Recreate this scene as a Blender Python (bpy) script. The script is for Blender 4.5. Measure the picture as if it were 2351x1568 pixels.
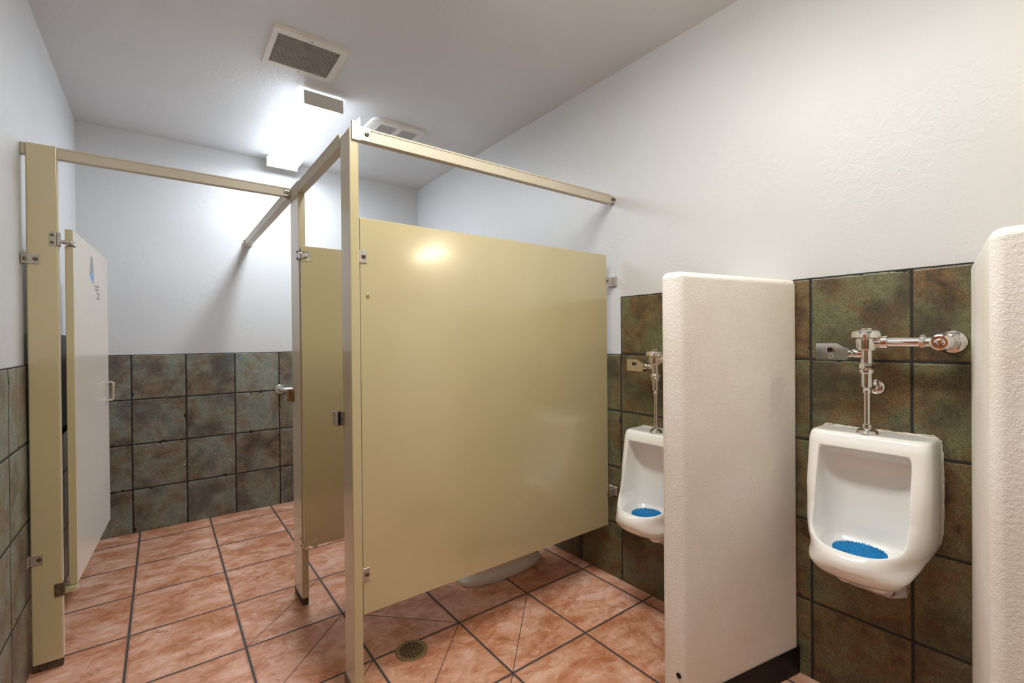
import bpy, bmesh, math, random
from mathutils import Vector, Matrix
import numpy as np
random.seed(7)
for o in list(bpy.data.objects): bpy.data.objects.remove(o)
S = bpy.context.scene
C = S.collection
PI = math.pi

# ------------------------------------------------------------------ camera
F_PX, W_PX = 1063.21, 2351.0
cam = bpy.data.cameras.new('camera'); camo = bpy.data.objects.new('camera', cam); C.objects.link(camo)
cam.sensor_fit = 'HORIZONTAL'; cam.sensor_width = 36.0; cam.lens = 36.0 * F_PX / W_PX
cam.clip_start = 0.02
_r = Vector((0.797094208, -0.603795822, -0.00845158993))
_d = Vector((-0.00994018793, 0.000874307021, -0.999950213))
_f = Vector((0.603773150, 0.797138533, -0.00530493888))
CAMZ = 1.3237
camo.matrix_world = Matrix(((_r.x, -_d.x, -_f.x, 0), (_r.y, -_d.y, -_f.y, 0), (_r.z, -_d.z, -_f.z, CAMZ), (0, 0, 0, 1)))
S.camera = camo

# ------------------------------------------------------------------ world, exposure
w = bpy.data.worlds.new('world'); S.world = w; w.use_nodes = True
w.node_tree.nodes['Background'].inputs[0].default_value = (0.8, 0.85, 1, 1)
w.node_tree.nodes['Background'].inputs[1].default_value = 0.02
vs = S.view_settings
vs.view_transform = 'Standard'; vs.look = 'None'; vs.gamma = 1.0; vs.use_curve_mapping = False
EXPOSURE = 0.14
vs.exposure = EXPOSURE
LAMP_COOL = ((0.85, 0.94, 1.04), 34.5)     # fluorescent over the far stall
LAMP_FRONT = ((0.965, 0.97, 0.92), 40.0)    # second ceiling fixture, above the urinals and the camera
LAMP_VANITY = ((1.0, 0.84, 0.62), 26.0)    # warm vanity globes on the right wall, behind the camera

# ------------------------------------------------------------------ room dimensions (metres)
XR, YB, XL, ZC, YFR = 1.994, 4.139, -0.432, 2.778, -1.9
ZT, ZN = 1.237, 1.549

# ------------------------------------------------------------------ materials
def lin(c):
    return tuple(((v / 255.0) / 12.92 if v / 255.0 <= 0.04045 else ((v / 255.0 + 0.055) / 1.055) ** 2.4) for v in c) + (1.0,)

class NT:
    def __init__(s, name):
        s.m = bpy.data.materials.new(name); s.m.use_nodes = True
        s.t = s.m.node_tree; s.b = s.t.nodes['Principled BSDF']
    def n(s, typ, **kw):
        nd = s.t.nodes.new(typ)
        for k, v in kw.items(): setattr(nd, k, v)
        return nd
    def link(s, a, b): s.t.links.new(a, b)
    def put(s, sock, v):
        if isinstance(v, bpy.types.NodeSocket): s.t.links.new(v, sock)
        else: sock.default_value = v
    def math(s, op, a, b=None, c=None, clamp=False):
        nd = s.n('ShaderNodeMath', operation=op); nd.use_clamp = clamp
        s.put(nd.inputs[0], a)
        if b is not None: s.put(nd.inputs[1], b)
        if c is not None: s.put(nd.inputs[2], c)
        return nd.outputs[0]
    def mix(s, f, a, b, blend='MIX'):
        nd = s.n('ShaderNodeMix', data_type='RGBA', blend_type=blend)
        s.put(nd.inputs[0], f); s.put(nd.inputs[6], a); s.put(nd.inputs[7], b)
        return nd.outputs[2]
    def noise(s, vec, scale, detail=4, rough=0.55, dist=0.0):
        nd = s.n('ShaderNodeTexNoise'); s.put(nd.inputs['Vector'], vec)
        nd.inputs['Scale'].default_value = scale; nd.inputs['Detail'].default_value = detail
        nd.inputs['Roughness'].default_value = rough; nd.inputs['Distortion'].default_value = dist
        return nd.outputs['Fac']
    def ramp(s, f, stops):
        nd = s.n('ShaderNodeValToRGB'); s.put(nd.inputs[0], f)
        el = nd.color_ramp.elements
        while len(el) < len(stops): el.new(0.5)
        for e, (p, c) in zip(el, stops): e.position = p; e.color = c
        return nd.outputs[0]
    def sstep(s, v, lo, hi, a=0.0, b=1.0):
        nd = s.n('ShaderNodeMapRange', interpolation_type='SMOOTHSTEP')
        s.put(nd.inputs[0], v)
        for i, x in enumerate((lo, hi, a, b)): nd.inputs[1 + i].default_value = x
        return nd.outputs[0]
    def obj(s): return s.n('ShaderNodeTexCoord').outputs['Object']
    def bump(s, h, strength, dist, normal=None):
        nd = s.n('ShaderNodeBump'); s.put(nd.inputs['Height'], h)
        nd.inputs['Strength'].default_value = strength; nd.inputs['Distance'].default_value = dist
        if normal is not None: s.put(nd.inputs['Normal'], normal)
        return nd.outputs[0]
    def set(s, **kw):
        for k, v in kw.items(): s.put(s.b.inputs[k.replace('_', ' ')], v)
        return s.m

def flat(name, rgb, rough=0.5, metal=0.0, coat=0.0, var=0.04, vscale=6.0, spec=0.5, bump=0.0, bscale=200):
    t = NT(name); o = t.obj()
    c = lin(rgb)
    d = tuple(v * (1 - var * 2.2) for v in c[:3]) + (1,); l = tuple(min(1, v * (1 + var)) for v in c[:3]) + (1,)
    t.set(Base_Color=t.ramp(t.noise(o, vscale, 3), [(0.3, d), (0.7, l)]), Roughness=rough, Metallic=metal, Coat_Weight=coat)
    t.b.inputs['Specular IOR Level'].default_value = spec
    if coat >= 1: t.b.inputs['Sheen Weight'].default_value = 0.8; t.b.inputs['Sheen Roughness'].default_value = 0.35; t.b.inputs['IOR'].default_value = 1.65; t.b.inputs['Coat IOR'].default_value = 1.6
    t.b.inputs['Coat Roughness'].default_value = 0.13 if coat >= 1 else 0.14
    if bump: t.set(Normal=t.bump(t.noise(o, bscale, 2), 0.5, bump))
    return t.m

def paint_wall(name, rgb, bdist=0.001, strength=0.4, scale=26.0):
    t = NT(name); o = t.obj()
    c = lin(rgb); d = tuple(v * 0.95 for v in c[:3]) + (1,)
    t.set(Base_Color=t.ramp(t.noise(o, 1.7, 3), [(0.3, d), (0.7, c)]), Roughness=0.42)
    n1 = t.noise(o, scale, 3, 0.55, 0.8)
    n2 = t.noise(o, scale * 3.3, 2, 0.5)
    patch = t.sstep(t.noise(o, 2.3, 2), 0.40, 0.62)
    h = t.math('ADD', t.math('MULTIPLY', t.sstep(n1, 0.46, 0.58), patch), t.math('MULTIPLY', n2, 0.35))
    t.set(Normal=t.bump(h, strength, bdist))
    return t.m

def stucco(name, rgb):
    t = NT(name); o = t.obj()
    c = lin(rgb); d = tuple(v * f for v, f in zip(c[:3], (0.93, 0.90, 0.85))) + (1,)
    t.set(Base_Color=t.ramp(t.noise(o, 3.0, 4), [(0.35, d), (0.65, c)]), Roughness=0.55)
    n1 = t.noise(o, 105, 4, 0.6, 0.9); n2 = t.noise(o, 230, 3, 0.6, 0.5)
    h = t.math('ADD', t.sstep(n1, 0.36, 0.66), t.math('MULTIPLY', n2, 0.5))
    t.set(Normal=t.bump(h, 0.42, 0.0016))
    return t.m

def cells(t, u, v, pu, pv, u0, v0, wob, wscale):
    """distance (m) to the nearest grid line, and a random vector per cell"""
    o = t.obj()
    nz = t.noise(o, wscale, 3, 0.6)
    U = t.math('DIVIDE', t.math('SUBTRACT', u, u0), pu)
    V = t.math('DIVIDE', t.math('SUBTRACT', v, v0), pv)
    fu = t.math('FRACT', U); fv = t.math('FRACT', V)
    du = t.math('MULTIPLY', t.math('MINIMUM', fu, t.math('SUBTRACT', 1.0, fu)), pu)
    dv = t.math('MULTIPLY', t.math('MINIMUM', fv, t.math('SUBTRACT', 1.0, fv)), pv)
    d = t.math('ADD', t.math('MINIMUM', du, dv), t.math('MULTIPLY', t.math('SUBTRACT', nz, 0.5), wob))
    cb = t.n('ShaderNodeCombineXYZ')
    t.put(cb.inputs[0], t.math('FLOOR', U)); t.put(cb.inputs[1], t.math('FLOOR', V))
    wn = t.n('ShaderNodeTexWhiteNoise', noise_dimensions='3D'); t.put(wn.inputs[0], cb.outputs[0])
    off = t.n('ShaderNodeVectorMath', operation='MULTIPLY_ADD')
    t.put(off.inputs[0], wn.outputs['Color']); off.inputs[1].default_value = (9, 9, 9); t.put(off.inputs[2], o)
    return d, wn.outputs['Value'], off.outputs[0]

def slate(name, axis, u0, pitch=0.309, v0=-0.0095, warm=False):
    t = NT(name); o = t.obj()
    sp = t.n('ShaderNodeSeparateXYZ'); t.put(sp.inputs[0], o)
    d, rnd, vec = cells(t, sp.outputs[axis], sp.outputs[2], pitch, 0.3115, u0, v0, 0.005, 55)
    chip = t.sstep(t.noise(o, 19, 2), 0.63, 0.75)
    d = t.math('SUBTRACT', d, t.math('MULTIPLY', chip, 0.011))
    grout = t.sstep(d, 0.0040, 0.0054, 1.0, 0.0)
    n1 = t.noise(vec, 5.5, 6, 0.62, 0.6); n2 = t.noise(vec, 9.0, 5, 0.6); n3 = t.noise(vec, 42, 4, 0.7)
    g1, g2, br, dk = (lin((172, 180, 170)), lin((150, 162, 154)), lin((160, 140, 120)), lin((100, 94, 90)))
    if warm: g1, g2, br, dk = (lin((138, 138, 102)), lin((116, 124, 94)), lin((142, 114, 76)), lin((74, 62, 48)))
    col = t.ramp(n1, [(0.30, dk), (0.40, br), (0.53, g1), (0.68, g2)])
    col = t.mix(t.math('MULTIPLY', t.sstep(n2, 0.50, 0.64), 0.65), col, br)
    col = t.mix(t.math('MULTIPLY', t.sstep(t.noise(vec, 4.2, 4, 0.6), 0.47, 0.66), 0.72), col, dk)
    col = t.mix(0.45, col, t.ramp(n3, [(0.35, lin((78, 74, 66))), (0.7, lin((150, 148, 138)))]), 'OVERLAY')
    fine = t.noise(o, 210, 3, 0.75)
    pit = t.math('MULTIPLY', t.sstep(t.noise(vec, 130, 3, 0.6, 1.2), 0.60, 0.66), t.sstep(t.noise(vec, 10, 2), 0.44, 0.56))
    col = t.mix(t.math('MULTIPLY', pit, 0.85), col, lin((30, 26, 22)))
    col = t.mix(0.8, col, t.ramp(fine, [(0.3, lin((92, 89, 84))), (0.7, lin((206, 204, 198)))]), 'OVERLAY')
    col = t.mix(grout, col, lin((40, 37, 34)))
    h = t.math('SUBTRACT', t.sstep(d, 0.003, 0.011), t.math('MULTIPLY', pit, 0.5))
    h = t.math('ADD', h, t.math('MULTIPLY', n3, 0.35))
    rough = t.math('ADD', 0.36, t.math('MULTIPLY', grout, 0.4))
    t.set(Base_Color=col, Roughness=t.math('ADD', rough, t.math('MULTIPLY', n2, 0.12)), Normal=t.bump(h, 0.6, 0.003))
    return t.m

def terracotta(name):
    t = NT(name); o = t.obj()
    sp = t.n('ShaderNodeSeparateXYZ'); t.put(sp.inputs[0], o)
    d, rnd, vec = cells(t, sp.outputs[0], sp.outputs[1], 0.4092, 0.4146, -0.13, 1.462, 0.0012, 60)
    grout = t.sstep(d, 0.0040, 0.0052, 1.0, 0.0)
    mp = t.n('ShaderNodeMapping'); t.put(mp.inputs[0], vec); mp.inputs[3].default_value = (1.05, 1.5, 1.0)
    mp.inputs[2].default_value = (0, 0, 0.35)
    v2 = mp.outputs[0]
    n1 = t.noise(v2, 4.8, 9, 0.68, 0.6); n2 = t.noise(v2, 14, 8, 0.74, 0.8); n3 = t.noise(v2, 3.0, 4, 0.6)
    col = t.ramp(n1, [(0.28, lin((174, 100, 66))), (0.44, lin((208, 142, 104))), (0.58, lin((234, 180, 152))), (0.72, lin((246, 212, 194)))])
    col = t.mix(t.math('MULTIPLY', t.sstep(n2, 0.50, 0.66), 0.5), col, lin((248, 218, 202)))
    col = t.mix(t.math('MULTIPLY', t.sstep(n2, 0.48, 0.34), 0.6), col, lin((166, 94, 60)))
    col = t.mix(t.math('MULTIPLY', t.sstep(n3, 0.5, 0.66), 0.35), col, lin((196, 124, 88)))
    dot = t.math('MULTIPLY', t.sstep(t.noise(o, 120, 2), 0.70, 0.74), t.sstep(t.noise(o, 7, 2), 0.52, 0.6))
    col = t.mix(t.math('MULTIPLY', dot, 0.7), col, lin((70, 44, 30)))
    col = t.mix(t.math('MULTIPLY', t.sstep(d, 0.014, 0.005), 0.35), col, lin((160, 88, 54)))
    col = t.mix(grout, col, lin((62, 60, 60)))
    h = t.math('ADD', t.sstep(d, 0.004, 0.012), t.math('MULTIPLY', n2, 0.22))
    t.b.inputs['IOR'].default_value = 1.75
    t.set(Base_Color=col, Roughness=t.math('ADD', t.math('ADD', 0.22, t.math('MULTIPLY', grout, 0.45)), t.math('MULTIPLY', n2, 0.18)),
          Normal=t.bump(h, 0.45, 0.0022))
    return t.m

def emitter(name, rgb, strength):
    t = NT(name)
    t.set(Base_Color=(0.9, 0.9, 0.9, 1), Emission_Color=rgb + (1,), Emission_Strength=strength, Roughness=0.4)
    return t.m

M = dict(
    wall=paint_wall('white_wall_paint', (206, 206, 206)),
    ceil=paint_wall('ceiling_paint', (216, 217, 218), 0.0011, 0.38, 22.0),
    stucco=stucco('rough_stucco', (246, 243, 236)),
    slate_back=slate('slate_tile_along_x', 0, -0.167),
    slate_side=slate('slate_tile_along_y', 1, 2.374 - 0.309 * 20),
    slate_right=slate('slate_tile_right', 1, 1.652 - 0.309 * 20, warm=True),
    slate_niche=slate('slate_tile_niche', 1, 0.727 - 0.301 * 20, 0.301, warm=True),
    floor=terracotta('terracotta_floor_tile'),
    cutline=flat('floor_cut_grout', (66, 58, 54), 0.8),
    tan=flat('tan_enamel', (194, 181, 139), 0.25, coat=1.0, var=0.02, vscale=2.5),
    rail=flat('champagne_rail', (196, 186, 166), 0.42, metal=0.08, var=0.02),
    bracket=flat('zinc_bracket', (196, 190, 180), 0.38, metal=0.75, var=0.08, vscale=40),
    steel=flat('worn_steel', (128, 116, 102), 0.42, metal=0.8, var=0.22, vscale=40),
    rust=flat('rusty_shoe', (92, 78, 64), 0.6, metal=0.4, var=0.35, vscale=50),
    screw=flat('screw_steel', (120, 112, 98), 0.35, metal=1.0),
    chrome=flat('chrome', (228, 226, 222), 0.07, metal=1.0, var=0.01),
    brushed=flat('brushed_stainless', (214, 212, 210), 0.28, metal=0.9, var=0.02),
    porcelain=flat('porcelain', (248, 247, 243), 0.12, coat=0.6, var=0.01, vscale=3),
    caulk=flat('white_caulk', (214, 206, 190), 0.7, var=0.15, vscale=60),
    blue=flat('blue_plastic_mat', (40, 146, 208), 0.4, var=0.06, vscale=30),
    black=flat('black_rubber', (14, 11, 10), 0.5, spec=0.3),
    dark=flat('dark_void', (14, 13, 12), 0.8),
    hole=flat('rusty_hole', (84, 50, 30), 0.8),
    sensor=flat('sensor_window', (36, 18, 12), 0.08),
    brass=flat('aged_brass', (150, 124, 84), 0.42, metal=0.35, var=0.12, vscale=40),
    grille=flat('dusty_grille', (150, 142, 132), 0.55, var=0.08, vscale=20),
    vent=flat('vent_white_metal', (226, 222, 214), 0.45, var=0.02),
    fan=flat('fan_cover_plastic', (226, 224, 220), 0.4, var=0.01),
    fangrille=flat('fan_grille_grey', (196, 194, 192), 0.6),
    lampbody=flat('lamp_white_enamel', (220, 216, 210), 0.4, var=0.01),
    lampcool=emitter('lamp_lens_cool', *LAMP_COOL),
    lampfront=emitter('lamp_lens_warm_white', *LAMP_FRONT),
    lampcool_side=emitter('lamp_side_cool', LAMP_COOL[0], LAMP_COOL[1] * .11),
    lampfront_side=emitter('lamp_side_warm_white', LAMP_FRONT[0], LAMP_FRONT[1] * .2),
    globe=emitter('vanity_globe', *LAMP_VANITY),
    brown=flat('brown_plastic', (74, 58, 36), 0.35),
    wood=flat('brown_door_wood', (150, 84, 44), 0.4, var=0.15, vscale=9),
    inkgrey=flat('graffiti_grey', (150, 150, 152), 0.6),
    inkblue=flat('graffiti_blue', (120, 150, 200), 0.6),
    inkdark=flat('graffiti_pen', (120, 116, 110), 0.6),
    toilet=flat('toilet_porcelain', (232, 226, 218), 0.18, coat=0.3, var=0.01),
)

# ------------------------------------------------------------------ mesh builder
class MB:
    def __init__(s): s.bm = bmesh.new(); s.mi = 0; s.flat = False
    def _mark(s, faces):
        for f in faces: f.material_index = s.mi
    def box(s, lo, hi, bevel=0.0, seg=2, mat=None):
        r = bmesh.ops.create_cube(s.bm, size=1.0)
        vs_ = r['verts']
        for v in vs_:
            v.co = Vector([lo[i] + (v.co[i] + 0.5) * (hi[i] - lo[i]) for i in range(3)])
        if mat is not None:
            for v in vs_: v.co = mat @ v.co
        fs = {f for v in vs_ for f in v.link_faces}
        if bevel > 0:
            s.flat = True
            es = list({e for v in vs_ for e in v.link_edges})
            rr = bmesh.ops.bevel(s.bm, geom=es, offset=bevel, segments=seg, profile=0.5, affect='EDGES')
            fs = set(rr['faces']) | {f for f in fs if f.is_valid}
        s._mark(fs); return s
    def ring(s, pts): return [s.bm.verts.new(Vector(p)) for p in pts]
    def loft(s, rings, cap0=True, cap1=True, closed=True):
        R = [s.ring(r) for r in rings]; n = len(R[0]); fs = []
        for a, b in zip(R, R[1:]):
            for i in range(n if closed else n - 1):
                j = (i + 1) % n
                fs.append(s.bm.faces.new((a[i], a[j], b[j], b[i])))
        if cap0: fs.append(s.bm.faces.new(R[0][::-1]))
        if cap1: fs.append(s.bm.faces.new(R[-1]))
        s._mark(fs); return s
    def lathe(s, p0, axis, prof, seg=28, cap=True):
        a = Vector(axis).normalized(); t = a.orthogonal().normalized(); b = a.cross(t); p0 = Vector(p0)
        rings = [[p0 + a * h + (t * math.cos(2 * PI * i / seg) + b * math.sin(2 * PI * i / seg)) * max(r, 1e-5) for i in range(seg)] for r, h in prof]
        return s.loft(rings, cap, cap)
    def cyl(s, p0, p1, r, seg=24, bev=0.0):
        d = Vector(p1) - Vector(p0); L = d.length
        prof = [(r, 0), (r, L)] if bev <= 0 else [(r - bev, 0), (r - bev * .3, bev * .3), (r, bev), (r, L - bev), (r - bev * .3, L - bev * .3), (r - bev, L)]
        return s.lathe(p0, d, prof, seg)
    def tube(s, pts, r, seg=12):
        pts = [Vector(p) for p in pts]; rings = []
        t0 = (pts[1] - pts[0]).normalized(); u = t0.orthogonal().normalized()
        for i, p in enumerate(pts):
            t = ((pts[min(i + 1, len(pts) - 1)] - pts[max(i - 1, 0)])).normalized()
            u = (u - t * u.dot(t)).normalized(); b = t.cross(u)
            rr = r[i] if isinstance(r, (list, tuple)) else r
            rings.append([p + (u * math.cos(2 * PI * k / seg) + b * math.sin(2 * PI * k / seg)) * rr for k in range(seg)])
        return s.loft(rings)
    def prism(s, poly, f, lo, hi, bevel=0.0, seg=2):
        """poly: 2-D outline; f(a, b, c) -> 3-D point; extruded in c from lo to hi"""
        A = s.ring([f(a, b, lo) for a, b in poly]); B = s.ring([f(a, b, hi) for a, b in poly]); n = len(poly)
        fs = [s.bm.faces.new(A[::-1]), s.bm.faces.new(B)]
        for i in range(n): fs.append(s.bm.faces.new((A[i], A[(i + 1) % n], B[(i + 1) % n], B[i])))
        bmesh.ops.recalc_face_normals(s.bm, faces=fs)
        if bevel > 0:
            s.flat = True
            es = list({e for v in A + B for e in v.link_edges})
            rr = bmesh.ops.bevel(s.bm, geom=es, offset=bevel, segments=seg, profile=0.5, affect='EDGES')
            fs = set(rr['faces']) | {f_ for f_ in fs if f_.is_valid}
        s._mark(fs); return s
    def quad(s, pts):
        s._mark([s.bm.faces.new(s.ring(pts))]); return s
    def build(s, name, mats, parent=None, loc=None, smooth=35):
        bmesh.ops.recalc_face_normals(s.bm, faces=s.bm.faces)
        me = bpy.data.meshes.new(name); s.bm.to_mesh(me); s.bm.free()
        for m in (mats if isinstance(mats, (list, tuple)) else [mats]): me.materials.append(M[m])
        for p in me.polygons: p.use_smooth = True
        me.set_sharp_from_angle(angle=math.radians(smooth))
        o = bpy.data.objects.new(name, me); C.objects.link(o)
        if s.flat:                                     # keep the large faces of bevelled boxes truly flat
            wn = o.modifiers.new('flat_faces', 'WEIGHTED_NORMAL'); wn.keep_sharp = True; wn.weight = 90
        if parent is not None: o.parent = parent
        if loc is not None: o.location = loc
        return o

def tag(o, label, cat, group=None):
    o['label'] = label; o['category'] = cat
    if group: o['group'] = group
    return o
def thing(name, label, cat, loc=(0, 0, 0), group=None):
    o = bpy.data.objects.new(name, None); C.objects.link(o); o.location = loc; o.empty_display_size = 0.1
    return tag(o, label, cat, group)
def structure(o, label=None):
    o['kind'] = 'structure'
    if label: o['label'] = label
    return o
def at(root):
    """coordinates of parts are given in the world: shift them under a root that stands at its base"""
    l = Vector(root.location)
    return Matrix.Translation(-l)
def part(mb, name, mat, root, label=None, smooth=35, top=None):
    """build a part whose mesh was laid out in world coordinates, relative to the thing's base"""
    base = top if top is not None else root
    bmesh.ops.transform(mb.bm, matrix=Matrix.Translation(-Vector(base.location)), verts=mb.bm.verts)
    o = mb.build(name, mat, root, smooth=smooth)
    if label: o['label'] = label
    return o
def screw_head(mb, p, n, r=0.006):
    mb.lathe(p, n, [(r, 0), (r, r * .35), (r * .8, r * .7), (r * .35, r * .8), (r * .3, r * .45), (0, r * .45)], 12)

# ------------------------------------------------------------------ room shell
b = MB(); b.box((XL - .1, YFR - .1, -.1), (XR + .1, YB + .1, 0.0))
b.mi = 1
def cut(p, q, wd=0.0015):
    p, q = Vector(p), Vector(q); t = (q - p).normalized(); n = Vector((-t.y, t.x)) * wd
    z = 0.0006
    b.quad([(p.x - n.x, p.y - n.y, z), (q.x - n.x, q.y - n.y, z), (q.x + n.x, q.y + n.y, z), (p.x + n.x, p.y + n.y, z)])
GX = [-0.13 + 0.4092 * k for k in range(6)]; GY = [1.462 + 0.4146 * (k - 1) for k in range(5)]   # GY[1] = 1.462
for (i, j), (k, l) in (((1, 3), (2, 4)), ((1, 2), (2, 3)), ((2, 3), (3, 2)), ((3, 2), (2, 1)), ((2, 2), (1, 1)), ((4, 2), (3, 1)), ((3, 1), (2, 0))):
    cut((GX[i], GY[j]), (GX[k], GY[l]))
structure(b.build('floor', ['floor', 'cutline']), 'terracotta coloured square floor tiles with dark grout')
structure(MB().box((XL - .1, YFR - .1, ZC), (XR + .1, YB + .1, ZC + .1)).build('ceiling', 'ceil'))
structure(MB().box((XL - .1, YB + .006, 0), (XR + .1, YB + .1, ZC)).build('wall_back', 'wall'))
structure(MB().box((XL - .1, YFR, 0), (XL - .006, YB + .006, ZC)).build('wall_left', 'wall'))
structure(MB().box((XR + .006, YFR, 0), (XR + .1, YB + .006, ZC)).build('wall_right', 'wall'))
structure(MB().box((XL - .1, YFR - .1, 0), (XR + .1, YFR, ZC)).build('wall_front', 'wall'))

def wainscot(name, lo, hi, mat, label):
    o = structure(MB().box(lo, hi, 0.0015, 1).build(name, mat), label); return o
t_back = wainscot('trim_1', (XL, YB, 0), (XR, YB + .006, ZT), 'slate_back', 'mottled slate tile wainscot on the back wall')
wainscot('trim_2', (XL - .006, 1.02, 0), (XL, YB, ZT), 'slate_side', 'mottled slate tile wainscot on the left wall')
wainscot('trim_3', (XR, 1.652, 0), (XR + .006, YB, ZT), 'slate_right', 'slate tile wainscot on the right wall inside the stall')
wainscot('trim_4', (XR, 1.07, 0), (XR + .006, 1.652, ZN), 'slate_right', 'taller slate tile behind the far urinal')
wainscot('trim_5', (XR, 0.27, 0), (XR + .006, 0.79, ZN), 'slate_niche', 'taller slate tile behind the near urinal')
wainscot('trim_6', (XL - .006, YFR, 0), (XL, 0.02, ZT), 'slate_side', 'slate tile wainscot on the left wall behind the camera')
for px, pz in ((0.411, 1.193), (0.489, 1.194), (0.489, 0.44)):
    p = MB(); p.lathe((px, YB - .0005, pz), (0, -1, 0), [(.006, 0), (.006, .0015), (.003, .002), (.002, .0005), (0, .0005)], 10)
    o = p.build('wall_plug', 'blue', t_back); o['label'] = 'blue plastic plug in a screw hole'
for px, pz in ((0.413, 0.42), (0.126, 0.43)):
    p = MB(); p.lathe((px, YB - .0005, pz), (0, -1, 0), [(.005, 0), (.005, .0015), (0, .002)], 10)
    o = p.build('wall_plug', 'caulk', t_back); o['label'] = 'pale filled screw hole'
# brown entrance door on the left wall beside the camera (seen only in the chrome)
d = structure(MB().box((XL - .006, 0.05, 0.0), (XL + .012, 0.95, 2.1), .004).build('door_1', 'wood'), 'brown wooden entrance door in the left wall')
MB().tube([(XL + .012, .86, 1.02), (XL + .05, .86, 1.02), (XL + .055, .80, 1.02), (XL + .055, .76, 1.02)], .009).build('door_handle', 'chrome', d)
fr = MB()
for lo, hi in (((XL - .006, -.02, 0), (XL + .02, .05, 2.17)), ((XL - .006, .95, 0), (XL + .02, 1.02, 2.17)), ((XL - .006, .05, 2.1), (XL + .02, .95, 2.17))): fr.box(lo, hi, .003)
fr.build('door_frame', 'lampbody', d)

# ------------------------------------------------------------------ ceiling fixtures
def strip_light(x0, x1, y0, y1, lens, label, group):
    zt, zb = ZC - 0.012, 2.69
    r = thing('ceiling_light', label, 'ceiling light', ((x0 + x1) / 2, (y0 + y1) / 2, zt), group)
    xm = (x0 + x1) / 2
    part(MB().box((xm - .075, y0 + .03, zt - .022), (xm + .075, y1 - .03, ZC), .002), 'housing', 'lampbody', r)
    prof = [(x0 + .004, zt - .02), (x0 + .002, zb + .02), (x0 + .012, zb + .004), (x0 + .03, zb), (x1 - .03, zb), (x1 - .012, zb + .004), (x1 - .002, zb + .02), (x1 - .004, zt - .02)]
    lb = MB().prism(prof, lambda a, c, y: (a, y, c), y0 + .006, y1 - .006)
    for f_ in lb.bm.faces:
        f_.normal_update()
        if f_.normal.z > -.5: f_.material_index = 1      # the prismatic sides glow less than the face
    part(lb, 'lens', [lens, lens + '_side'], r, 'glowing white wraparound lens')
    for ya, yb in ((y0, y0 + .006), (y1 - .006, y1)):
        part(MB().box((x0, ya, zb - .003), (x1, yb, zt), .0015), 'end_cap', 'lampbody', r)
    return r
strip_light(0.667, 0.888, 2.835, 4.02, 'lampcool', 'lit white fluorescent wraparound light on the ceiling above the far stall', 'ceiling lights')
strip_light(0.667, 0.888, 0.17, 1.355, 'lampfront', 'second fluorescent wraparound light on the ceiling in front of the big panel', 'ceiling lights')
v = thing('vanity_light', 'warm vanity light bar with three round globes on right wall', 'wall light', (XR + .006, -0.30, 2.085))
part(MB().box((XR - .02, -0.58, 2.035), (XR + .006, -0.02, 2.135), .005), 'backplate', 'chrome', v)
for yy in (-0.47, -0.30, -0.13):
    part(MB().lathe((XR - .02, yy, 2.085), (-1, 0, 0), [(.03, 0), (.022, .02), (.022, .035)], 16), 'socket', 'chrome', v)
    part(MB().lathe((XR - .05, yy, 2.085), (-1, 0, 0), [(.0, -.001)] + [(.05 * math.sin(PI * k / 12), .05 - .05 * math.cos(PI * k / 12)) for k in range(1, 12)] + [(.0, .1001)], 20), 'globe', 'globe', v)

# return-air grille
r = thing('ceiling_vent', 'rectangular white return air grille with dusty slats on the ceiling', 'ceiling vent', (0.60, 2.51, ZC))
ox0, ox1, oy0, oy1 = .422, .775, 2.335, 2.690; ix0, ix1, iy0, iy1 = .452, .738, 2.385, 2.648
f = MB()
zo, zi = ZC, ZC - .012
f.loft([[(ox0, oy0, zo), (ox1, oy0, zo), (ox1, oy1, zo), (ox0, oy1, zo)],
        [(ox0 + .006, oy0 + .012, zi), (ox1 - .006, oy0 + .012, zi), (ox1 - .006, oy1 - .006, zi), (ox0 + .006, oy1 - .006, zi)],
        [(ix0, iy0, zi), (ix1, iy0, zi), (ix1, iy1, zi), (ix0, iy1, zi)],
        [(ix0, iy0, zo - .0005), (ix1, iy0, zo - .0005), (ix1, iy1, zo - .0005), (ix0, iy1, zo - .0005)]], False, False)
part(f, 'frame', 'vent', r)
part(MB().box((ix0, iy0, ZC - .002), (ix1, iy1, ZC - .0006)), 'duct_opening', 'dark', r)
ns = 18
for k in range(ns):
    yc = iy0 + (k + .5) * (iy1 - iy0) / ns
    m = Matrix.Translation((0, yc, ZC - .0075)) @ Matrix.Rotation(math.radians(-8), 4, 'X')
    part(MB().box((ix0, -.0046, -.0007), (ix1, .0046, .0007), mat=m), 'slat', 'grille', r)
for p in ((.595, oy0 + .03), (.6, oy1 - .02)):
    s_ = MB(); screw_head(s_, (p[0], p[1], zi + .0005), (0, 0, -1), .004); part(s_, 'screw', 'screw', r)

# bathroom exhaust fan cover
r = thing('exhaust_fan_cover', 'rounded white exhaust fan cover with two mesh squares on ceiling', 'exhaust fan', (1.31, 3.09, ZC))
def rrect(x0, x1, y0, y1, rad, n=8):
    P = []
    for cx, cy, a in ((x1 - rad, y1 - rad, 0), (x0 + rad, y1 - rad, 90), (x0 + rad, y0 + rad, 180), (x1 - rad, y0 + rad, 270)):
        for k in range(n + 1):
            t = math.radians(a + 90 * k / n); P.append((cx + rad * math.cos(t), cy + rad * math.sin(t)))
    return P
fx0, fx1, fy0, fy1 = 1.112, 1.492, 2.922, 3.28
f = MB()
f.loft([[(x, y, ZC) for x, y in rrect(fx0, fx1, fy0, fy1, .06)], [(x, y, ZC - .014) for x, y in rrect(fx0 + .002, fx1 - .002, fy0 + .002, fy1 - .002, .06)],
        [(x, y, ZC - .020) for x, y in rrect(fx0 + .012, fx1 - .012, fy0 + .012, fy1 - .012, .055)]], False, True)
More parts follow.
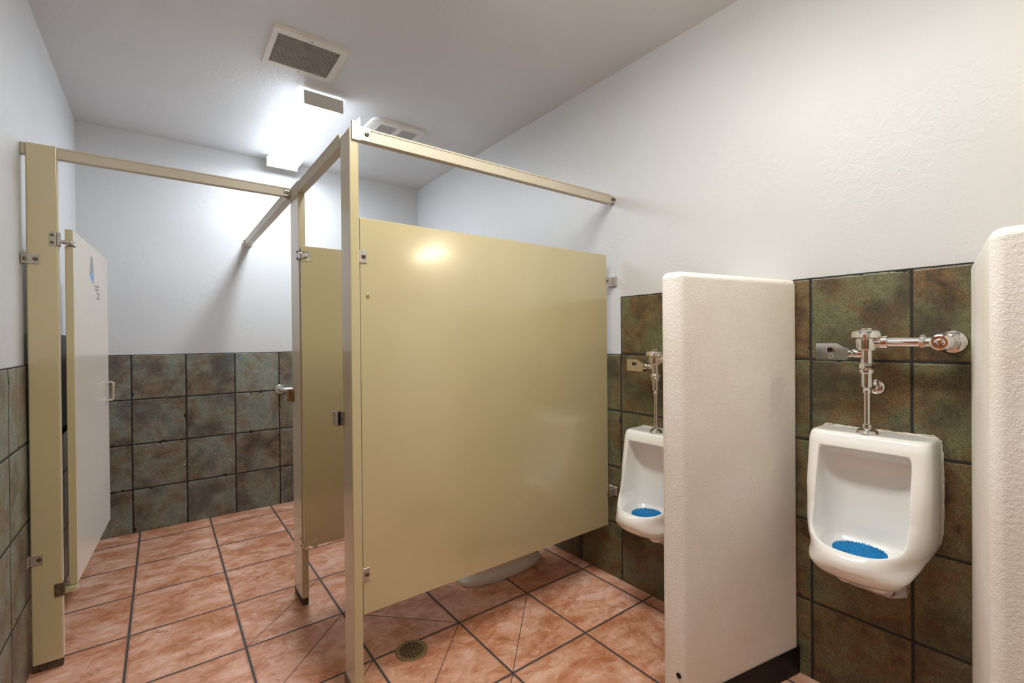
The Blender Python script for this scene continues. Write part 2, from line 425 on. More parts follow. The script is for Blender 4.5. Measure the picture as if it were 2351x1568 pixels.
part(f, 'cover', 'fan', r)
for x0 in (1.178, 1.330):
    for y0 in (2.976, 3.125):
        g = MB(); g.box((x0, y0, ZC - .0206), (x0 + .112, y0 + .112, ZC - .0198))
        g.mi = 1
        for i in range(11):
            for j in range(11):
                cx, cy = x0 + .006 + i * .01, y0 + .006 + j * .01
                g.quad([(cx - .0028, cy - .0028, ZC - .0209), (cx - .0028, cy + .0028, ZC - .0209), (cx + .0028, cy + .0028, ZC - .0209), (cx + .0028, cy - .0028, ZC - .0209)])
        part(g, 'mesh_grille', ['fangrille', 'steel'], r)

# ------------------------------------------------------------------ toilet partitions
PG = 'tan partition posts'
def shoe(root, lo, hi, mat='steel'):
    part(MB().box(lo, hi, .004), 'shoe', mat, root, 'worn steel floor shoe')
def plate(mb, lo, hi, bev=.0012): mb.box(lo, hi, bev, 1)

# front corner post
fp = thing('partition_post', 'tan corner post at the outer end of the big panel, nearest the camera', 'partition post', (0.566, 1.744, 0), PG)
part(MB().box((.549, 1.690, .035), (.583, 1.797, 2.098), .0045, 3), 'post', 'tan', fp)
shoe(fp, (.545, 1.686, 0), (.587, 1.801, .052), 'steel')
k = MB(); plate(k, (.5455, 1.772, 1.000), (.549, 1.800, 1.056)); k.box((.520, 1.797, 1.000), (.549, 1.802, 1.056), .004, 2); k.box((.520, 1.800, 1.002), (.526, 1.826, 1.054), .002)
kp = part(k, 'keeper', 'bracket', fp, 'zinc door keeper')
part(MB().box((.5315, 1.7945, 1.003), (.5395, 1.797, 1.053)), 'bumper', 'black', kp, 'black rubber bumper strip', top=fp)
s_ = MB(); screw_head(s_, (.5455, 1.783, 1.026), (-1, 0, 0), .006); part(s_, 'screw', 'screw', kp, top=fp)
c_ = MB(); c_.box((.556, 1.682, 2.052), (.590, 1.692, 2.122), .003); c_.box((.586, 1.684, 2.056), (.628, 1.689, 2.108), .003)
c_.prism([(.556, 2.12), (.590, 2.12), (.586, 2.14), (.573, 2.122)], lambda a, bb, y: (a, y, bb), 1.684, 1.70)
cb = part(c_, 'rail_bracket', 'bracket', fp, 'zinc corner bracket')
s_ = MB(); screw_head(s_, (.612, 1.684, 2.083), (0, -1, 0), .0085); part(s_, 'screw', 'screw', cb, top=fp)

# big front panel
pn = thing('partition_panel', 'large tan partition panel facing the camera between corner post and right wall', 'partition panel', (1.26, 1.711, .305))
part(MB().box((.587, 1.699, .305), (1.938, 1.723, 1.778), .0035, 2), 'panel', 'tan', pn)
for z in (1.634, .455):
    q = MB(); plate(q, (.583, 1.695, z - .024), (.612, 1.699, z + .024))
    bq = part(q, 'bracket', 'bracket', pn, 'small zinc bracket'); s_ = MB(); screw_head(s_, (.600, 1.695, z), (0, -1, 0), .008); part(s_, 'screw', 'screw', bq, top=pn)
for z in (1.636, .478):
    q = MB(); plate(q, (1.925, 1.694, z - .020), (1.950, 1.699, z + .020)); plate(q, (1.950, 1.690, z - .020), (1.990, 1.695, z + .020)); plate(q, (1.988, 1.68, z - .026), (XR + .006 if z > ZT else XR, 1.74, z + .026))
    bq = part(q, 'bracket', 'bracket', pn, 'small zinc wall bracket'); s_ = MB(); screw_head(s_, (1.936, 1.694, z), (0, -1, 0), .006); part(s_, 'screw', 'screw', bq, top=pn)
s_ = MB(); screw_head(s_, (.616, 1.699, 1.492), (0, -1, 0), .008); part(s_, 'screw', 'tan', pn, 'tan painted screw cap')

def rail(name, lo, hi, axis, label):
    root = thing('headrail', label, 'headrail', ((lo[0] + hi[0]) / 2, (lo[1] + hi[1]) / 2, lo[2]), 'partition headrails')
    mb = MB(); mb.box(lo, hi, .004, 2)
    if axis == 'x': mb.box((lo[0], lo[1] - .002, hi[2] - .007), (hi[0], hi[1] + .002, hi[2] + .001), .0015, 1)
    else: mb.box((lo[0] - .002, lo[1], hi[2] - .007), (hi[0] + .002, hi[1], hi[2] + .001), .0015, 1)
    part(mb, 'rail', 'rail', root)
    return root
rz0, rz1 = 2.060, 2.108
fr_ = rail('front', (.5905, 1.693, rz0), (1.972, 1.725, rz1), 'x', 'pale headrail running from the tan corner post to the white right wall')
q = MB(); q.lathe((XR + .006, 1.709, 2.084), (-1, 0, 0), [(.026, 0), (.026, .004), (.022, .006), (.022, .034), (.018, .036)], 18); bq = part(q, 'wall_bracket', 'bracket', fr_, 'round zinc wall bracket')
for sx in (1.975, 1.990):
    s_ = MB(); screw_head(s_, (sx, 1.689, 2.084), (0, -1, 0), .008); part(s_, 'screw', 'screw', bq, top=fr_)
rail('side', (.546, 1.799, rz0), (.582, 2.466, rz1), 'y', 'pale headrail over the open narrow stall doorway between two posts')
br_ = rail('brace', (.528, 2.646, 2.066), (.566, YB - .002, 2.112), 'y', 'pale headrail brace from the middle post back to the white back wall')
q = MB(); q.lathe((.547, YB + .006, 2.089), (0, -1, 0), [(.036, 0), (.036, .004), (.03, .008)], 18); bq = part(q, 'wall_bracket', 'brushed', br_, 'round steel wall flange')
s_ = MB(); screw_head(s_, (.519, YB - .002, 2.089), (0, -1, 0), .009); part(s_, 'screw', 'chrome', bq, top=br_)
lr_ = rail('left', (XL - .006, 2.634, 2.076), (.545, 2.664, 2.122), 'x', 'pale headrail across the wide stall opening from left wall to middle post')
q = MB(); q.box((.516, 2.629, 2.078), (.547, 2.634, 2.112), .004)
bq = part(q, 'rail_bracket', 'bracket', lr_, 'zinc rail bracket'); s_ = MB(); screw_head(s_, (.528, 2.629, 2.096), (0, -1, 0), .009); part(s_, 'screw', 'screw', bq, top=lr_)

# middle post
mp_ = thing('partition_post', 'tan middle post carrying the half hidden stall door, set back from corner post', 'partition post', (.563, 2.555, 0), PG)
part(MB().box((.548, 2.470, .035), (.580, 2.644, 2.112), .0045, 3), 'post', 'tan', mp_)
part(MB().box((.5445, 2.468, 2.048), (.548, 2.632, 2.118), .001, 1), 'cap_plate', 'rail', mp_, 'pale rail sleeve on post top')
shoe(mp_, (.549, 2.473, 0), (.579, 2.641, .037), 'rust')
q = MB(); q.box((.541, 2.600, 1.006), (.548, 2.640, 1.070), .002); q.box((.522, 2.636, 1.006), (.548, 2.644, 1.070), .002)
part(q, 'keeper', 'brass', mp_, 'dull brass coloured door keeper')
# left post
lp = thing('partition_post', 'wide tan post beside the left wall at the wide stall opening', 'partition post', (-.378, 2.645, 0), PG)
part(MB().box((-.424, 2.626, .030), (-.331, 2.660, 2.124), .006, 3), 'post', 'tan', lp)
shoe(lp, (-.422, 2.629, 0), (-.333, 2.657, .033), 'rust')
for z in (1.660, .455):
    q = MB(); plate(q, (-.424, 2.621, z - .020), (-.388, 2.626, z + .020)); plate(q, (XL, 2.600, z - .020), (XL + .005 if z < ZT else XL - .001, 2.640, z + .020)); plate(q, (XL - .004 if z > ZT else XL, 2.615, z - .02), (-.424, 2.6205, z + .02))
    bq = part(q, 'wall_bracket', 'bracket', lp, 'zinc wall bracket'); s_ = MB(); screw_head(s_, (-.397, 2.621, z), (0, -1, 0), .008); part(s_, 'screw', 'screw', bq, top=lp)
    s_ = MB(); screw_head(s_, (XL + .004, 2.607, z), (1, 0, 0), .007); part(s_, 'screw', 'screw', bq, top=lp)

# far stall door, standing open, hinged on the left post
ang = math.radians(3.2)
d1 = thing('stall_door', 'tall tan stall door standing open beside the left post, pen scribbles on it', 'stall door', (-.318, 2.672, .305))
DL, DZ0, DZ1 = .86, .305, 1.800
def d1p(y, z, x): return (x, y, z)
sl = MB()
sl.prism([(0, 0), (DL, 0), (DL, DZ1 - DZ0), (.0, DZ1 - DZ0), (0, 1.447), (.045, 1.447), (.045, 1.424), (0, 1.424)], d1p, 0, .0265, .003, 2)
d1.rotation_euler = (0, 0, -ang)
sl.build('slab', 'tan', d1)
hb = MB(); hb.box((-.003, -.012, 1.428), (.030, .05, 1.442), .003); hb.build('hinge_pin', 'chrome', d1)['label'] = 'chrome top hinge arm'
hd = MB(); hz = .745
hd.tube([(.0265, DL - .075, hz + .05), (.05, DL - .075, hz + .05), (.058, DL - .075, hz + .042), (.058, DL - .075, hz - .042), (.05, DL - .075, hz - .05), (.0265, DL - .075, hz - .05)], .006, 10)
hd.build('pull_handle', 'chrome', d1)['label'] = 'chrome D pull handle'
bh = MB(); bh.box((-.012, -.020, -.022), (.028, .022, -.001), .004); bh.lathe((.012, .0, -.022), (0, 0, -1), [(.006, 0), (.006, .012), (.003, .014)], 10)
bh.build('bottom_hinge', 'tan', d1)['label'] = 'tan lower hinge foot'
gx = .0268
def mark(name, strokes, mat, wd):
    g = MB()
    for st in strokes:
        for (y0, z0), (y1, z1) in zip(st, st[1:]):
            t = Vector((y1 - y0, z1 - z0)).normalized(); n = Vector((-t.y, t.x)) * wd
            g.quad([(gx, y0 - n.x, z0 - n.y), (gx, y1 - n.x, z1 - n.y), (gx, y1 + n.x, z1 + n.y), (gx, y0 + n.x, z0 + n.y)])
    return g.build(name, mat, d1)
def dz(zw): return zw - .305
mark('scribble', [[(.395, dz(1.745)), (.37, dz(1.70)), (.36, dz(1.66))], [(.40, dz(1.745)), (.40, dz(1.665))], [(.405, dz(1.745)), (.43, dz(1.70)), (.435, dz(1.655))], [(.375, dz(1.69)), (.425, dz(1.68))]], 'inkgrey', .010)['label'] = 'grey smudged pen scribble'
mark('scribble', [[(.345, dz(1.672)), (.45, dz(1.640))], [(.345, dz(1.660)), (.445, dz(1.628))], [(.345, dz(1.648)), (.44, dz(1.618))], [(.44, dz(1.71)), (.445, dz(1.65))]], 'inkblue', .0045)['label'] = 'blue pen scribble'
# the two characters written sideways: 8 above N
cir = lambda cy, cz, ry, rz_: [(cy + ry * math.cos(2 * PI * k / 12), cz + rz_ * math.sin(2 * PI * k / 12)) for k in range(13)]
mark('handwriting', [cir(.50, dz(1.602), .026, .012), cir(.552, dz(1.602), .024, .011), [(.56, dz(1.612)), (.60, dz(1.626))],
                     [(.52, dz(1.576)), (.60, dz(1.578)), (.53, dz(1.548)), (.61, dz(1.552))]], 'inkdark', .0034)['label'] = 'small handwritten 8 and N turned sideways'
q = MB()                                     # top hinge plate on the left post
q.box((-.357, 2.622, 1.719), (-.3355, 2.6265, 1.775), .0015, 1); q.box((-.331, 2.622, 1.719), (-.326, 2.65, 1.775), .001, 1); q.box((-.3345, 2.6215, 1.722), (-.3265, 2.6265, 1.772), .001, 1)
q.box((-.327, 2.640, 1.735), (-.292, 2.668, 1.748), .003)
hp = part(q, 'hinge_plate', 'bracket', lp, 'zinc hinge plate'); 
for z in (1.732, 1.762):
    s_ = MB(); screw_head(s_, (-.3485, 2.622, z), (0, -1, 0), .006); part(s_, 'screw', 'screw', hp, top=lp)
q = MB(); q.box((-.356, 2.622, .288), (-.331, 2.6265, .342), .0015, 1); q.box((-.333, 2.622, .288), (-.327, 2.664, .342), .002, 1)
hp = part(q, 'hinge_plate', 'steel', lp, 'dark steel lower hinge plate'); 
for z in (.300, .330):
    s_ = MB(); screw_head(s_, (-.347, 2.622, z), (0, -1, 0), .0055); part(s_, 'screw', 'screw', hp, top=lp)

# near stall door, hinged on the middle post, swung into the stall
d2 = thing('stall_door', 'tan stall door swung inward, mostly hidden behind the corner post', 'stall door', (.553, 2.437, .300))
DW, H2 = .60, 1.492
sl = MB(); sl.prism([(0, .02), (.03, .02), (.03, 0), (DW, 0), (DW, H2), (0, H2), (0, 1.462), (.038, 1.462), (.038, 1.425), (0, 1.425)], lambda x, z, y: (x, y, z), 0, .025, .003, 2)
sl.build('slab', 'tan', d2)
ip = MB(); ip.prism([(.0, 1.472), (.052, 1.472), (.055, 1.469), (.055, 1.418), (.052, 1.415), (.0, 1.415), (0, 1.425), (.038, 1.425), (.038, 1.462), (0, 1.462)], lambda x, z, y: (x, y, z), -.0025, .0, .0006, 1)
ip.build('hinge_insert', 'tan', d2)
hb = MB(); hb.box((-.010, .002, 1.428), (.032, .022, 1.459), .003); hb.lathe((.018, .004, 1.431), (0, 0, 1), [(.012, 0), (.016, .006), (.016, .02), (.012, .026)], 16)
hb.build('top_hinge', 'chrome', d2)['label'] = 'chrome top hinge cam'
bh = MB(); bh.prism([(-.004, .0), (-.004, .022), (.062, .030), (.062, -.006), (.040, -.010), (.040, .010), (.004, .006)], lambda x, z, y: (x, y, z), -.003, .012, .001, 1)
bh.build('bottom_hinge', 'tan', d2)['label'] = 'tan lower hinge shoe'
bh = MB(); bh.lathe((.012, .010, .006), (0, 0, -1), [(.007, 0), (.007, .016), (.004, .018)], 12); bh.build('hinge_pin', 'chrome', d2)
q = MB(); q.box((.5435, 2.466, 1.722), (.548, 2.486, 1.776), .001, 1)
hp = part(q, 'hinge_plate', 'bracket', mp_, 'zinc hinge plate'); 
for z in (1.732, 1.766):
    s_ = MB(); screw_head(s_, (.5437, 2.478, z), (-1, 0, 0), .005); part(s_, 'screw', 'black', hp, top=mp_)
for z in (.30, .335):
    s_ = MB(); screw_head(s_, (.548, 2.482, z), (-1, 0, 0), .005); part(s_, 'screw', 'screw', mp_)

# ------------------------------------------------------------------ fittings in the stalls
gb = thing('grab_bar', 'steel grab bar on the slate back wall, its end showing beside middle post', 'grab bar', (.765, YB, .932))
def flange(cx): return MB().lathe((cx, YB + .001, .932), (0, -1, 0), [(.038, 0), (.038, .006), (.033, .011), (.018, .012)], 24)
part(MB().tube([(.765, YB - .005, .932), (.765, YB - .03, .932), (.772, YB - .052, .932), (.790, YB - .062, .932), (.82, YB - .064, .932), (1.45, YB - .064, .932), (1.48, YB - .062, .932), (1.498, YB - .052, .932), (1.505, YB - .03, .932), (1.505, YB - .005, .932)], .017, 16), 'bar', 'brushed', gb)
for cx in (.765, 1.505): part(flange(cx), 'flange', 'brushed', gb)

dp = thing('dispenser', 'dark brown dispenser box on the left wall, seen through the door gap', 'dispenser', (XL, 3.04, .90))
part(MB().box((XL, 2.86, .905), (XL + .062, 3.22, 1.362), .008, 3), 'cover', 'brown', dp)
part(MB().box((XL + .055, 2.96, .897), (XL + .0625, 3.12, .93), .002), 'slot', 'dark', dp)

# toilet standing behind the big panel
tl = thing('toilet', 'white floor toilet whose foot shows under the big tan panel', 'toilet', (1.54, 2.165, 0))
def oval(x0, x1, hw, z, n=40, e=2.3, cy=2.165):
    P = []
    for k in range(n):
        t = 2 * PI * k / n; c, s = math.cos(t), math.sin(t)
        P.append(((x0 + x1) / 2 + (x1 - x0) / 2 * math.copysign(abs(c) ** (2 / e), c), cy + hw * math.copysign(abs(s) ** (2 / e), s), z))
    return P
mb = MB()
mb.loft([oval(1.268, 1.822, .106, 0.002), oval(1.266, 1.824, .108, .022), oval(1.275, 1.818, .104, .034), oval(1.31, 1.80, .088, .05), oval(1.33, 1.79, .082, .12), oval(1.28, 1.79, .10, .22), oval(1.18, 1.80, .15, .31), oval(1.12, 1.80, .178, .37), oval(1.115, 1.80, .18, .39)])
part(mb, 'bowl', 'toilet', tl)
mb = MB(); mb.loft([oval(1.11, 1.62, .186, .391), oval(1.108, 1.622, .188, .402), oval(1.112, 1.62, .185, .412), oval(1.115, 1.62, .183, .425), oval(1.13, 1.60, .17, .432)])
part(mb, 'seat', 'toilet', tl)
part(MB().box((1.78, 1.955, .40), (1.985, 2.375, .74), .02, 3), 'tank', 'toilet', tl)
part(MB().box((1.775, 1.945, .741), (1.99, 2.385, .775), .01, 2), 'tank_lid', 'toilet', tl)
for yy in (2.068 + .018, 2.262 - .018):
    part(MB().lathe((1.665, yy, .026), (0, 0, 1), [(.017, 0), (.016, .02), (.012, .034), (.004, .037)], 16), 'bolt_cap', 'toilet', tl, 'white bolt cap')

# floor drain
dr = thing('floor_drain', 'round brass coloured drain grate set in the terracotta floor', 'floor drain', (.837, 1.832, 0))
R0, R1 = .068, .052
part(MB().lathe((.837, 1.832, .0008), (0, 0, 1), [(.050, .0002), (.050, .0004), (0, .0005)], 32), 'sump', 'dark', dr, 'dark hole under the grate')
seg = 40
rg = MB()
def cring(r, z): return [(.837 + r * math.cos(2 * PI * k / seg), 1.832 + r * math.sin(2 * PI * k / seg), z) for k in range(seg)]
rg.loft([cring(R0, .0004), cring(R0, .003), cring(R0 - .003, .0045), cring(R0 - .005, .0035), cring(R1 + .002, .0032), cring(R1 - .001, .0032), cring(R1 - .001, .0004)], False, False)
part(rg, 'rim', 'brass', dr)
gr = MB()
for a in (12, 102):
    for k in range(-4, 5):
        off = k * .0118; hl = math.sqrt(max(.0, R1 ** 2 - off ** 2))
        m = Matrix.Translation((.837, 1.832, .0027 if a < 50 else .00265)) @ Matrix.Rotation(math.radians(a), 4, 'Z')
        gr.box((-hl, off - .0014, -.0011), (hl, off + .0014, .0011), mat=m)
part(gr, 'grate', 'brass', dr)

# ------------------------------------------------------------------ stucco dividers between the urinals
def divider(cy, label):
    root = thing('privacy_divider', label, 'divider', (1.70, cy, 0), 'stucco urinal dividers')
    xt, hw, xw, hwall = 1.378, .0385, XR + .0055, .1555
    n = 8
    poly = [(xw, hwall), (xw, -hwall), (xt, -hw), (xt, hw)]
    mb = MB()
    mb.prism(poly, lambda a, c, z: (a, cy + c, z), 0.0, 1.548, .024, 5)
    part(mb, 'wall', 'stucco', root, smooth=60)
    sl_ = (hwall - hw) / (xw - xt)
    for sgn in (-1, 1):
        q = MB()
        ya, yb = hw + sl_ * .03 + .0, hwall - .0005
        pl = [(xt + .03, sgn * ya), (XR - .0005, sgn * yb), (XR - .0005, sgn * (yb + .005)), (xt + .03, sgn * (ya + .005))]
        q.prism(pl, lambda a, c, z: (a, cy + c, z), 0.0008, .104, .0012, 1)
        part(q, 'baseboard', 'black', root, 'black rubber baseboard')
    return root
dv1 = divider(.930, 'white stucco divider wall standing between the two urinals')
q = MB(); q.lathe((1.3775, .905, .185), (-1, 0, .0), [(.010, 0), (.007, .0006), (0, .0007)], 9); part(q, 'chip', 'black', dv1, 'small dark chip in the stucco')
divider(.130, 'white stucco divider wall cut off by the right edge of the photo')

# ------------------------------------------------------------------ urinals (built once, copied)
# local frame: x = -distance from the wall, y across, z from the top
def sect(d0, d1, w0, w1, n, z, N=48, back=None):
    """closed outline: flat back at d0 (half width w0) to a superelliptic front at d1 (half width w1)"""
    P = []; f = min(1, max(0, d0) / .06)          # f: how far the back is rounded off, clear of the wall
    half = PI / 2 + .36 * PI * f; dm = d0 + .48 * (d1 - d0) * f
    for k in range(N + 1):
        t = -half + 2 * half * k / N
        c, s = math.cos(t), math.sin(t)
        dd = dm + (d1 - dm) * abs(c) ** (2 / n) if c >= 0 else dm - (dm - d0) * abs(c) ** (2 / n)
        yy = w1 * math.copysign(abs(s) ** (2 / n), s)
        P.append((-dd, yy, z))
    return P
outer = [  # z, front, half width, exponent, back
    (0.000, .128, .156, 9, -.004), (-.006, .142, .166, 9, -.004), (-.03, .152, .170, 9, -.004), (-.10, .165, .172, 8, -.004), (-.18, .185, .173, 7, -.004),
    (-.25, .205, .172, 5.3, -.004), (-.295, .234, .171, 4.2, -.004), (-.322, .268, .1695, 3.3, -.004), (-.342, .298, .167, 2.75, -.004), (-.360, .319, .162, 2.4, .002),
    (-.375, .326, .156, 2.3, .012), (-.394, .325, .147, 2.2, .04), (-.412, .315, .137, 2.2, .08), (-.430, .299, .124, 2.2, .116), (-.444, .276, .113, 2.2, .144),
    (-.453, .252, .090, 2.2, .166), (-.458, .230, .06, 2.2, .185)]
inner = [  # z, back, front, half width, exponent
    (-.050, .130, .50, .122, 8), (-.062, .098, .50, .124, 7), (-.085, .075, .50, .126, 6), (-.14, .068, .50, .127, 5), (-.25, .066, .50, .127, 5), (-.305, .066, .50, .125, 4.5),
    (-.332, .066, .330, .119, 2.8), (-.350, .066, .288, .114, 2.4), (-.370, .068, .274, .109, 2.25), (-.388, .082, .262, .100, 2.2), (-.405, .118, .244, .084, 2.2), (-.414, .145, .21, .06, 2.2)]
def solid(rows, inn=False):
    mb = MB(); rings = []
    if not inn:
        for z, fr1, hw, n, bk in rows: rings.append(sect(bk, fr1, hw, hw, n, z))
    else:
        for z, bk, fr1, hw, n in rows:
            # rounded back: full superellipse, deeper to the front
            P = []; N = 48; mid = bk + min(.05, (fr1 - bk) * .5)
            for k in range(N):
                t = 2 * PI * k / N; c, s = math.cos(t), math.sin(t)
                e = n if c > 0 else 3.2
                dd = mid + (fr1 - mid if c > 0 else mid - bk) * math.copysign(abs(c) ** (2 / e), c)
                P.append((-dd, hw * math.copysign(abs(s) ** (2 / e), s), z))
            rings.append(P)
    mb.loft(rings); return mb
def temp(mb, name):
    bmesh.ops.recalc_face_normals(mb.bm, faces=mb.bm.faces)
    me = bpy.data.meshes.new(name); mb.bm.to_mesh(me); mb.bm.free()
    o = bpy.data.objects.new(name, me); C.objects.link(o); return o
A = temp(solid(outer), 'tmp_a'); B = temp(solid(inner, True), 'tmp_b')
tr = MB()          # trap block under the bowl, against the wall
tr.loft([[(.004, -.100, -.41), (.004, .100, -.41), (-.16, .085, -.41), (-.16, -.085, -.41)], [(.004, -.086, -.49), (.004, .086, -.49), (-.15, .07, -.49), (-.15, -.07, -.49)], [(.004, -.080, -.535), (.004, .080, -.535), (-.10, .062, -.53), (-.10, -.062, -.53)],
         [(.004, -.08, -.558), (.004, .08, -.558), (-.05, .05, -.555), (-.05, -.05, -.555)]])
Tm = temp(tr, 'tmp_t')
lump = MB()
for yy in (-.042, .042): lump.lathe((-.165, yy, -.436), (0, 0, -1), [(.047, 0), (.044, .025), (.034, .046), (.018, .058), (0, .061)], 20)
Lm = temp(lump, 'tmp_l')
def baked(o, name):
    dg = bpy.context.evaluated_depsgraph_get()
    me = bpy.data.meshes.new_from_object(o.evaluated_get(dg)); me.name = name
    return me
def remesh(o, size):
    m = o.modifiers.new('r', 'REMESH'); m.mode = 'VOXEL'; m.voxel_size = size; m.use_smooth_shade = True
# 1: shell, trap and lumps fused into one solid; 2: the cavity cut out of it; 3: softened to glazed porcelain
bm_ = bmesh.new()
for o in (A, Tm, Lm): bm_.from_mesh(o.data)
me_ = bpy.data.meshes.new('tmp_f'); bm_.to_mesh(me_); bm_.free()
Fz = bpy.data.objects.new('tmp_f', me_); C.objects.link(Fz); remesh(Fz, .004)
solid_me = baked(Fz, 'tmp_s')
Gz = bpy.data.objects.new('tmp_g', solid_me); C.objects.link(Gz)
m = Gz.modifiers.new('b', 'BOOLEAN'); m.operation = 'DIFFERENCE'; m.object = B; m.solver = 'EXACT'
remesh(Gz, .0031)
m = Gz.modifiers.new('s', 'SMOOTH'); m.factor = .5; m.iterations = 16
bowl_me = baked(Gz, 'urinal_bowl')
for o in (A, B, Tm, Lm, Fz, Gz): bpy.data.objects.remove(o)
bowl_me.materials.clear(); bowl_me.materials.append(M['porcelain'])
for p in bowl_me.polygons: p.use_smooth = True
# keep the back face flush with the wall
for vtx in bowl_me.vertices:
    if vtx.co.x > -.0005: vtx.co.x = -.0005

def make_urinal(cy, top, label):
    root = thing('urinal', label, 'urinal', (XR, cy, top), 'wall hung urinals')
    o = bpy.data.objects.new('bowl', bowl_me); C.objects.link(o); o.parent = root
    pts = [(-.004, -.150 - .0, .003), (-.004, -.168, -.01), (-.004, -.1715, -.05), (-.004, -.1738, -.18), (-.004, -.172, -.30), (-.004, -.165, -.345), (-.004, -.150, -.364), (-.004, -.120, -.378), (-.004, -.103, -.400), (-.004, -.091, -.465), (-.004, -.083, -.53), (-.004, -.079, -.555)]
    full = pts[::-1] + [(-.003, y, .001 + random.uniform(-.001, .001)) for y in (-.1, -.05, 0, .05, .1)] + [(x, -y, z) for x, y, z in pts]
    dense = []
    for a_, b_ in zip(full, full[1:]):
        for k in range(5):
            t = k / 5; dense.append(tuple(a_[i] * (1 - t) + b_[i] * t for i in range(3)))
    MB().tube(dense, [.0022 + random.uniform(-.0012, .0016) for _ in dense], 6).build('caulk_bead', 'caulk', root)
    h = MB(); h.lathe((-.112, -.064, -.505), (-.55, -.80, -.15), [(.0, .0), (.012, .0), (.012, .004), (.0, .0042)], 14); h.build('bolt_hole', 'hole', root)['label'] = 'rusty bolt hole'
    return root
U = [(.521, .995), (1.357, .868)]
make_urinal(U[0][0], U[0][1], 'white wall hung urinal nearest the camera, full front in view')
make_urinal(U[1][0], U[1][1], 'lower white urinal half hidden behind the stucco divider')

# blue urinal screens
def mat_mesh():
    mb = MB(); nx, ny = 22, 30
    def P(i, j):
        u = -1 + 2 * i / nx; vv = -1 + 2 * j / ny
        # squircle disc mapping
        x = u * math.sqrt(max(0, 1 - vv * vv / 2)); y = vv * math.sqrt(max(0, 1 - u * u / 2))
        return Vector((-.166 - x * .066, .006 + y * .073, -.403 + .026 * max(0, -x) ** 1.5 + .016 * max(0, x) ** 2 + .022 * abs(y) ** 2.5))
    V = [[mb.bm.verts.new(P(i, j)) for j in range(ny + 1)] for i in range(nx + 1)]
    for i in range(nx):
        for j in range(ny): mb.bm.faces.new((V[i][j], V[i][j + 1], V[i + 1][j + 1], V[i + 1][j]))
    for i in range(nx + 1):
        for j in range(ny + 1):
            p = P(i, j) + Vector((random.uniform(-.001, .001), random.uniform(-.001, .001), 0))
            mb.lathe(p - Vector((0, 0, .001)), (random.uniform(-.15, .15), random.uniform(-.15, .15), 1), [(.0015, 0), (.0012, .003), (.0005, .006)], 5, True)
    return mb
mo = mat_mesh().build('urinal_screen', 'blue', None, (XR, U[0][1 - 1], U[0][1]))
tag(mo, 'blue spiky plastic screen mat lying in the near urinal', 'urinal screen', 'blue urinal mats')
mo2 = mo.copy(); C.objects.link(mo2); mo2.location = (XR, U[1][0], U[1][1])
tag(mo2, 'blue spiky plastic screen mat in the lower urinal behind the divider', 'urinal screen', 'blue urinal mats')

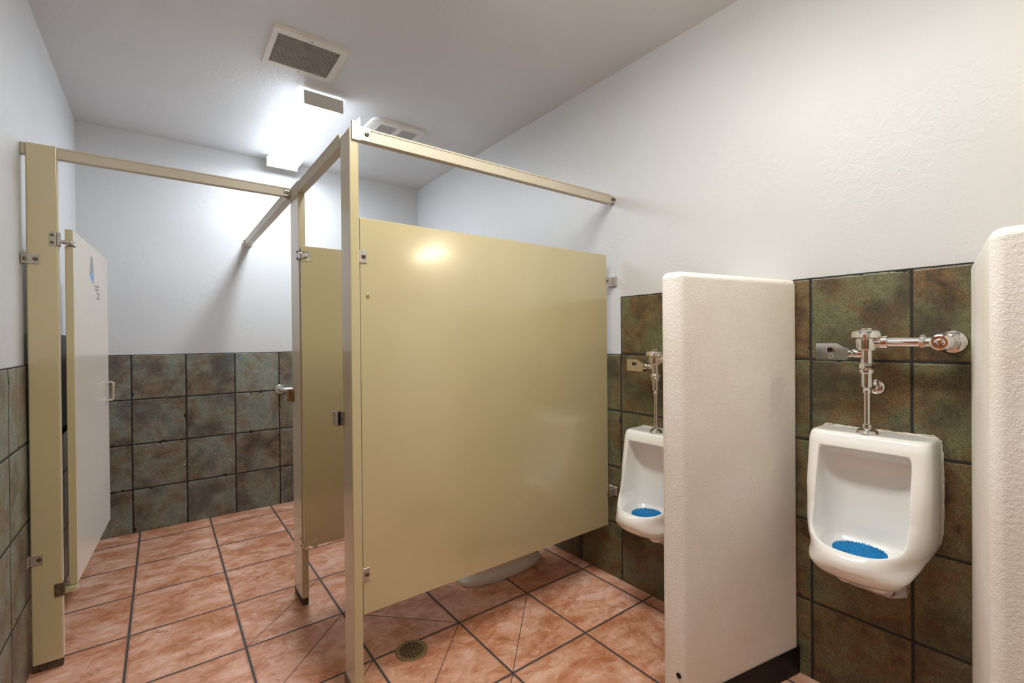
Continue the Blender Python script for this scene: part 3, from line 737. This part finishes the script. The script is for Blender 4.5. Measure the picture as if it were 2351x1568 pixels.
# ------------------------------------------------------------------ flush valves
def make_valve(cy, zv, ztop, label):
    """zv: height of the supply pipe, ztop: urinal top; the axis of the valve stands X0 in the room"""
    X0 = XR - .102
    root = thing('flush_valve', label, 'flush valve', (X0, cy, ztop), 'chrome flush valves')
    P = lambda z: (X0, cy, z)
    part(MB().lathe(P(zv - .030), (0, 0, 1), [(.020, 0), (.030, .003), (.033, .010), (.033, .040), (.030, .044)], 32).cyl((X0, cy - .02, zv), (X0, cy - .058, zv), .022, 24, .002), 'valve_body', 'chrome', root)
    cp = part(MB().lathe(P(zv + .014), (0, 0, 1), [(.036, 0), (.0465, .002), (.0465, .013), (.0435, .022), (.035, .0275), (.020, .029), (0, .0295)], 36), 'cap', 'chrome', root)
    part(MB().lathe(P(zv + .0425), (0, 0, 1), [(.017, 0), (.017, .004), (.013, .0055), (.012, .004), (0, .004)], 20), 'cap_plug', 'chrome', cp, top=root)
    part(MB().lathe(P(zv - .072), (0, 0, 1), [(.0185, 0), (.0185, .044)], 24), 'outlet', 'chrome', root)
    def hexnut(z0, z1, r): return MB().lathe(P(z0), (0, 0, 1), [(r * .93, 0), (r, .003), (r, z1 - z0 - .003), (r * .93, z1 - z0)], 8)
    part(hexnut(zv - .089, zv - .070, .0245), 'nut', 'chrome', root)
    part(MB().lathe(P(zv - .104), (0, 0, 1), [(.021, 0), (.0228, .002), (.0228, .012), (.021, .014)], 28), 'collar', 'chrome', root)
    part(MB().lathe(P(zv - .153), (0, 0, 1), [(.0130, 0), (.0158, .002), (.0168, .008), (.0168, .0495)], 28), 'vacuum_breaker', 'chrome', root)
    part(MB().lathe(P(zv - .172), (0, 0, 1), [(.0115, 0), (.0125, .002), (.0125, .013), (.0105, .016), (.0105, .020)], 24), 'ring', 'chrome', root)
    part(MB().lathe(P(ztop + .02), (0, 0, 1), [(.0093, 0), (.0093, zv - .17 - ztop - .02)], 20), 'flush_tube', 'chrome', root)
    part(MB().lathe(P(ztop - .004), (0, 0, 1), [(.030, .0055), (.0305, .007), (.0275, .016), (.020, .021), (.0125, .022), (.0125, .026), (.0142, .028), (.0142, .036), (.0115, .039), (.0095, .039)], 32), 'spud_coupling', 'chrome', root)
    # supply
    part(MB().cyl((X0, cy - .05, zv), (X0, cy - .175, zv), .0155, 24), 'supply_pipe', 'chrome', root)
    part(MB().lathe((X0, cy - .137, zv), (0, -1, 0), [(.021, 0), (.0235, .002), (.0235, .012), (.021, .014)], 8), 'supply_nut', 'chrome', root)
    ys = cy - .197
    st = part(MB().lathe((XR - .012, ys, zv), (-1, 0, 0), [(.017, 0), (.017, .040), (.0255, .050), (.0255, .138), (.0275, .142), (.0275, .156), (.0245, .162), (.0225, .176), (.0195, .1775), (.0185, .171), (.0125, .171), (.0115, .178), (.006, .179), (.005, .172), (0, .172)], 36).cyl((X0, ys + .0, zv), (X0, ys + .035, zv), .018, 24), 'stop_valve', 'chrome', root)
    part(MB().lathe((XR - .001, ys, zv), (-1, 0, 0), [(.037, 0), (.037, .003), (.034, .009), (.024, .013), (.017, .014)], 36), 'wall_flange', 'chrome', root)
    part(MB().lathe((XR - .001, cy + .002, zv - .157), (-1, 0, 0), [(.0245, 0), (.0245, .002), (.020, .005), (.008, .006), (.006, .010), (.006, .090)], 28), 'tube_bracket', 'chrome', root)
    # sensor box on the far side of the body
    y0, y1 = cy + .040, cy + .137
    xf = XR - .145
    fp_ = [(y1, zv - .060), (y0 + .006, zv - .060), (y0, zv - .052), (y0, zv - .020), (y0 + .012, zv - .017), (y0 + .034, zv - .003), (y1 - .003, zv - .003), (y1, zv - .006)]
    bx = MB(); ctr = Vector(((y0 + y1) / 2, zv - .030))
    shr = [(ctr.x + (a - ctr.x) * .86, ctr.y + (c - ctr.y) * .8) for a, c in fp_]
    bx.loft([[(xf, a, c) for a, c in fp_], [(xf + .038, a, c) for a, c in fp_], [(xf + .062, a, c) for a, c in shr]])
    sb = part(bx, 'sensor_box', 'chrome', root, 'chrome automatic sensor housing')
    part(MB().cyl((X0, y0 + .004, zv - .038), (X0, cy + .010, zv - .038), .016, 20, .002), 'sensor_neck', 'chrome', root)
    ym = (y0 + y1) / 2 + .004
    w_ = MB(); w_.box((xf - .0035, ym - .0125, zv - .036), (xf, ym + .0125, zv - .0135), .0028, 2); part(w_, 'window_bezel', 'chrome', sb, top=root)
    w_ = MB(); w_.box((xf - .0042, ym - .0085, zv - .032), (xf - .003, ym + .0085, zv - .0175), .0015, 1); part(w_, 'sensor_window', 'sensor', sb, 'dark sensor window', top=root)
    part(MB().lathe((xf, ym - .002, zv - .0465), (-1, 0, 0), [(.0075, 0), (.0075, .002), (.0062, .003), (.0055, .0018), (0, .0018)], 18), 'override_button', 'chrome', sb, top=root)
    return root
make_valve(U[0][0], 1.303, U[0][1], 'chrome sensor flush valve with supply pipe above the near urinal')
make_valve(U[1][0], 1.222, U[1][1], 'chrome sensor flush valve above the lower urinal, partly behind the divider')
